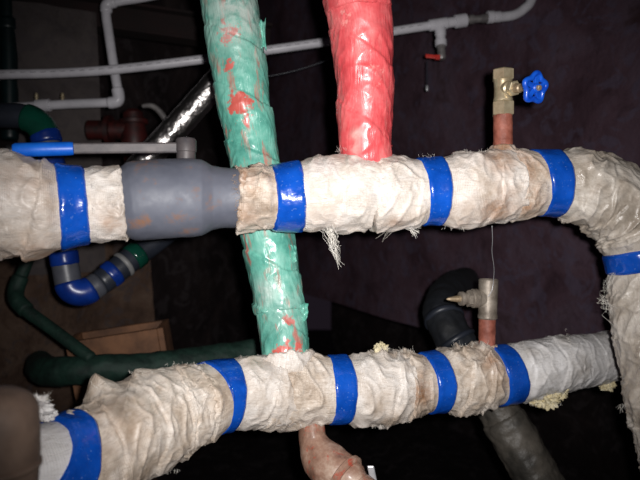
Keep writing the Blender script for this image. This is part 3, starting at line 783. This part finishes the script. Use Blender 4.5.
# thin dark wire by the green riser
TW = Path([(*P(258, 78, 1.95), .002), (*P(290, 72, 1.95), .002), (*P(322, 62, 1.95), .002), (*P(345, 50, 1.95), .002)], world=True)
tag(tube('dark_cable', TW, 0, TW.L, M['pvc_dark'], None, .01, 8, lip=0), 'thin dark cable between the green and red risers', 'cable')

# ============================================================== grey pipe with blue bands at the left
gr = thing('taped_pipe', P(70, 300, 1.42), 'slate grey pipe at far left with green elbow and dusty blue bands', 'pipe')
GP = Path([(-230, 115, 1.42, .0285), (-60, 115.5, 1.42, .0285), (5, 115.5, 1.42, .0285), (24, 117, 1.42, .0285), (38, 124, 1.42, .0285), (46, 138, 1.42, .0285), (51, 165, 1.42, .0285), (61, 235, 1.42, .0295), (66, 270, 1.42, .0300), (71, 288, 1.42, .0300), (84, 292, 1.43, .0300), (100, 283, 1.45, .0300), (122, 266, 1.48, .0300), (152, 243, 1.53, .0300), (200, 207, 1.6, .0300)])
gs = lambda x, y: GP.at(x, y)
tube('pipe', GP, 0, gs(30, 119), M['pvc_dark'], gr, .006, 40, lip=.002)
tube('pipe', GP, gs(30, 119), gs(100, 283), M['pvc_grey'], gr, .006, 40, lip=.002)
tube('pipe', GP, gs(100, 283), GP.L, M['pvc_dark'], gr, .006, 40, lip=.002)
tube('elbow', GP, gs(25, 117), gs(46, 138), M['elbow_green'], gr, .004, 44, None, .004, lip=.005)
tape(GP, gs(46, 138), .026, gr, .0050, 1, mat=M['tape_dull'], nth=48)
tape(GP, gs(52, 168), .05, gr, .0022, 2, mat=M['tape_dull'], nth=48)
tape(GP, gs(64, 259), .034, gr, .0022, 3, mat=M['tape_dull'], nth=48)
tube('tape_band', GP, gs(69, 282), gs(92, 289), M['tape_dull'], gr, .004, 44, None, .002, lip=.002)
tape(GP, gs(112, 274), .026, gr, .0022, 5, mat=M['tape_dull'], nth=48)
tube('band', GP, gs(122, 266), gs(122, 266)+.012, M['band_white'], gr, .003, 44, None, .003, lip=.003)
tube('band', GP, gs(131, 259), gs(131, 259)+.03, M['elbow_green'], gr, .004, 44, None, .003, lip=.003)
# foil pipe
FP = Path([(90, 222, 1.56, .033), (135, 172, 1.56, .033), (165, 139, 1.56, .033), (190, 112, 1.56, .033), (214, 85, 1.56, .033), (250, 45, 1.58, .033)])
fo = tube('foil_pipe', FP, 0, FP.L, M['foil'], None, .003, 64, disp=lambda S, TH, V: .0016*fbm(V, 40, 3), lip=.003)
tag(fo, 'shiny crinkled foil-wrapped pipe slanting behind the grey valve lever', 'pipe')

# dark pipe behind the lower pipe
dk = thing('lagged_pipe', P(530, 460, 1.43), 'dark lagged pipe curving down behind the lower pipe on the right', 'pipe')
DP = Path([(466, 281, 2.12, .046), (460, 284, 1.95, .046), (453, 288, 1.80, .046), (446, 296, 1.67, .046), (442, 311, 1.58, .047), (451, 333, 1.53, .048), (470, 362, 1.5, .048), (492, 400, 1.47, .049), (510, 430, 1.45, .05), (530, 466, 1.43, .05), (570, 540, 1.40, .05), (620, 640, 1.36, .05)])
dsp = lambda S, TH, V: .004*fbm(V, 16, 3, 4)+.002*fbm(V, 50, 2)
tube('cover', DP, 0, DP.at(478, 375), M['dark_wrap2'], dk, .005, 64, None, 0, dsp, lip=.004)
tube('cover', DP, DP.at(474, 370), DP.at(507, 425), M['dark_wrap'], dk, .005, 64, None, -.001, dsp, None, ragged(.006, 2), .004)
tube('cover', DP, DP.at(503, 418), DP.L, M['dark_wrap'], dk, .005, 64, None, .003, dsp, ragged(.006, 5), None, .004)
for x, y in ((443, 318), (455, 340), (463, 352)):
    s = DP.at(x, y); tube('clamp_ring', DP, s, s+.012, M['pvc_dark'], dk, .004, 48, None, .004, lip=.003)

# dark green pipes low at the left
g1 = Path([(40, 362, 1.78, .034), (40, 367, 1.66, .035), (46, 371, 1.57, .0355), (66, 371, 1.53, .0355), (100, 369, 1.53, .035), (150, 366, 1.57, .034), (200, 360, 1.62, .034), (260, 350, 1.7, .034)])
o = tube('green_pipe', g1, 0, g1.L, M['dark_green'], None, .005, 56, disp=lambda S, TH, V: .004*fbm(V, 18, 3), lip=.004)
tag(o, 'thick dark green pipe lying across in front of the brown box', 'pipe')
g2 = Path([(50, 195, 1.62, .0155), (36, 240, 1.62, .0155), (27, 262, 1.62, .0155), (17, 288, 1.6, .0165), (17, 300, 1.58, .0175), (27, 311, 1.57, .0165), (52, 329, 1.55, .0155), (80, 350, 1.52, .0155), (92, 359, 1.51, .0155)])
o = thing('green_pipe', P(17, 300, 1.6), 'thin dark green bent pipe joining the thick green one at lower left', 'pipe')
tube('pipe', g2, 0, g2.L, M['dark_green'], o, .005, 32, lip=.003)
EBp = Path([(21, 276, 1.61, .0205), (16, 290, 1.6, .0205), (17, 300, 1.585, .0205), (27, 311, 1.57, .0205)])
tube('elbow', EBp, 0, EBp.L, M['dark_green'], o, .004, 32, lip=.004)
# brown wooden box
bx = thing('wooden_box', P(115, 385, 1.72), 'brown open wooden box behind the dark green pipe', 'box')
f0, f1 = P(72, 341, 1.66), P(157, 328, 1.68)
u_ = f1-f0; Lb = np.linalg.norm(u_); u_ /= Lb; v_ = np.array([0, 0, 1.0]); v_ = v_-u_*(v_@u_); v_ /= np.linalg.norm(v_); n_ = np.cross(u_, v_)
n_ = n_ if n_[1] > 0 else -n_
Hb = .16; c_ = (f0+f1)/2-v_*Hb/2
box('front_board', c_-v_*0+v_*Hb*.26, (u_, v_, n_), (Lb/2, Hb*.235, .008), M['wood'], bx)
box('front_board', c_-v_*Hb*.25, (u_, v_, n_), (Lb/2, Hb*.235, .008), M['wood'], bx)
box('back_board', c_+n_*.10, (u_, v_, n_), (Lb/2, Hb/2, .008), M['wood'], bx)
box('side_board', c_+u_*(Lb/2+.0085)+n_*.05, (n_, v_, u_), (.058, Hb/2, .008), M['wood'], bx)
box('side_board', c_-u_*(Lb/2+.0085)+n_*.05, (n_, v_, u_), (.058, Hb/2, .008), M['wood'], bx)
box('bottom_board', c_-v_*(Hb/2+.008)+n_*.05, (u_, n_, v_), (Lb/2+.016, .058, .007), M['wood'], bx)

# rounded brown cap close by in the lower left corner
BC = Path([(-14, 620, .60, .044), (-12, 520, .60, .044), (-10, 450, .60, .044), (-9, 420, .60, .044), (-9, 405, .60, .041), (-9, 396, .60, .034), (-9, 390, .60, .022), (-9, 388, .60, .006)])
bc = thing('pipe_cap', P(-12, 520, .6), 'dull brown rounded pipe cap close to the lens at lower left', 'cap')
tube('shell', BC, 0, BC.L, M['brown_cap'], bc, .003, 56, disp=lambda S, TH, V: .0012*fbm(V, 30, 3), lip=.001)
tube('rim', BC, BC.aty(470), BC.aty(462), M['brown_cap'], bc, .002, 56, None, .003, lip=.003)

# ============================================================== dim things at the upper left
TP = Path([(5, -160, 1.95, .026), (7, 0, 1.95, .026), (9, 60, 1.95, .026), (10, 140, 1.95, .026)])
o = thing('teal_pipe', P(9, 100, 1.95), 'dark teal upright pipe at the upper left edge', 'pipe')
tube('pipe', TP, 0, TP.L, M['teal_dark'], o, .01, 32, lip=.002); tube('coupling', TP, TP.aty(18), TP.aty(32), M['teal_dark'], o, .005, 32, None, .006, lip=.004)
a, b = P(-120, -16, 1.96), P(270, 40, 2.3); u_ = (b-a)/np.linalg.norm(b-a); v_ = UP-u_*(UP@u_); v_ /= np.linalg.norm(v_)
ob = thing('steel_beam', (a+b)/2, 'dark red steel beam across the upper left corner', 'beam')
w_ = np.cross(u_, v_)
box('web', (a+b)/2, (u_, v_, w_), (np.linalg.norm(b-a)/2, .04, .005), M['red_beam'], ob)
box('flange', (a+b)/2-v_*.045, (u_, v_, w_), (np.linalg.norm(b-a)/2, .005, .04), M['red_beam'], ob)
box('flange', (a+b)/2+v_*.045, (u_, v_, w_), (np.linalg.norm(b-a)/2, .005, .04), M['red_beam'], ob)
rv = thing('flanged_valve', P(134, 140, 1.9), 'dark red flanged valve behind the grey lever at upper left', 'valve')
vA = P(136, 175, 1.9); vd = P(133, 110, 1.9)-vA
lathe('body', vA, vd, [(0, .03), (.05, .034), (.09, .040), (.12, .040), (.15, .034), (.19, .03), (.2, .02)], M['red_dark'], rv, 36)
lathe('flange', vA+vd/np.linalg.norm(vd)*.06, vd, [(0, .05), (.002, .052), (.014, .052), (.016, .05)], M['red_dark'], rv, 36)
lathe('flange', vA+vd/np.linalg.norm(vd)*.155, vd, [(0, .042), (.002, .044), (.012, .044), (.014, .042)], M['red_dark'], rv, 36)
lathe('side_body', P(128, 130, 1.9), -RIGHT, [(0, .03), (.05, .03), (.051, .045), (.065, .045), (.066, .03), (.12, .03)], M['red_dark'], rv, 32)
PP = Path([(142, 106, 1.85, .006), (152, 106, 1.85, .008), (160, 112, 1.85, .009), (166, 122, 1.85, .009), (168, 140, 1.85, .009)])
o = tube('bent_tube', PP, 0, PP.L, M['steel'], None, .004, 20, lip=.001); tag(o, 'short grey bent tube beside the dark red valve', 'tube')
for x, y, lab in ((36.5, 99, 'small brass nipple on the conduit above the green elbow'), (62.5, 99, 'small brass nipple on the middle of the sideways conduit')):
    o = thing('brass_nipple', P(x, y, 1.8), lab, 'fitting', 'brass nipples on the conduit')
    lathe('stem', P(x, y+2, 1.815), UP, [(0, .004), (.008, .004), (.009, .006), (.014, .006), (.016, .0045)], M['brass'], o, 16)
    lathe('tip', P(x, y-3.2, 1.815), UP, [(0, .0045), (.003, .0052), (.008, .0035), (.009, .001)], M['brass'], o, 16)
o = thing('hanging_nozzle', P(427, 90, 1.9), 'tiny pale metal nozzle on the dark wall left of the gate valve', 'fitting')
lathe('nozzle', P(427, 91, 2.0), UP, [(0, .004), (.006, .005), (.014, .005), (.018, .003)], M['steel_bright'], o, 16)
lathe('stem', P(427, 86, 2.0), UP, [(0, .002), (.08, .002)], M['pvc_dark'], o, 8)

# ============================================================== frayed fibres
th_u = []
def wisp(px0, py0, d0, spread, px1, py1, d1, n, tipspread=2.0, wob=.002):
    out = []
    for _ in range(n):
        a = P(px0+rng.normal()*spread, py0+rng.normal()*1.5, d0+rng.normal()*.006)
        f = rng.uniform(.45, 1.0)
        b = P(px1+rng.normal()*tipspread, py1+rng.normal()*3, d1+rng.normal()*.006)
        q = [a+(b-a)*f*t+rng.normal(size=3)*wob*(t > 0) for t in np.linspace(0, 1, 7)]
        out.append(q)
    return out
th_u += wisp(327, 230, .985, 3.0, 342, 272, .99, 20, .8)
th_u += wisp(330, 226, .975, 3, 338, 250, .985, 14, 1.5)
th_u += fringe(411, 229, 1.0, 18, 6, (.75, .7), .018, .3)
th_u += fringe(388, 231, 1.0, 4, 5, (-.6, .8), .020, .2)
th_u += fringe(345, 151, 1.02, 34, 7, (-.3, -1), .012, .35)
th_u += fringe(425, 157, 1.04, 14, 14, (.2, -1), .006, .4)
th_u += fringe(478, 152, 1.05, 18, 16, (.1, -1), .006, .4)
th_u += fringe(450, 227, 1.03, 10, 14, (.4, 1), .007, .4)
th_u += wisp(612, 275, 1.05, 2, 602, 300, 1.05, 14, 1.5, .003)
th_u += wisp(602, 298, 1.05, 1.5, 612, 316, 1.05, 12, 3, .005)
th_u += fringe(622, 405, 1.04, 12, 4, (.1, 1), .014, .4)
th_u += fringe(304, 195, .962, 24, 2, (1, .2), .008, .5, 0, 34)
th_u += fringe(92, 205, .873, 16, 1, (1, .2), .009, .5, 0, 34)
threads('frayed_threads', th_u, M['thread'], up)
th_b = fringe(240, 200, .952, 60, 4, (-1, .1), .013, .4, 0, 26)
threads('frayed_threads', th_b, M['thread_brown'], up)
th_l = []
th_l += fringe(100, 388, .935, 40, 9, (-.5, -1), .011, .5)
th_l += fringe(150, 374, .99, 40, 22, (0, -1), .008, .5)
th_l += fringe(185, 365, 1.04, 24, 22, (.1, -1), .007, .5)
th_l += fringe(383, 350, 1.16, 26, 7, (0, -1), .009, .6)
th_l += fringe(405, 352, 1.17, 12, 12, (0, -1), .012, .6)
th_l += fringe(380, 424, 1.15, 10, 10, (0, 1), .012, .3, .1)
th_l += fringe(300, 352, 1.11, 18, 6, (.4, -1), .007, .5)
th_l += fringe(470, 347, 1.22, 24, 18, (0, -1), .012, .5)
th_l += fringe(545, 404, 1.27, 40, 16, (.2, 1), .008, .6)
th_l += fringe(165, 470, .985, 22, 14, (.2, 1), .007, .5)
th_l += fringe(40, 400, .80, 50, 9, (-.2, -.6), .012, .7)
th_l += fringe(570, 350, 1.27, 30, 5, (.3, -.3), .010, .6, 0, 20)
threads('frayed_threads', th_l, M['thread'], lo)
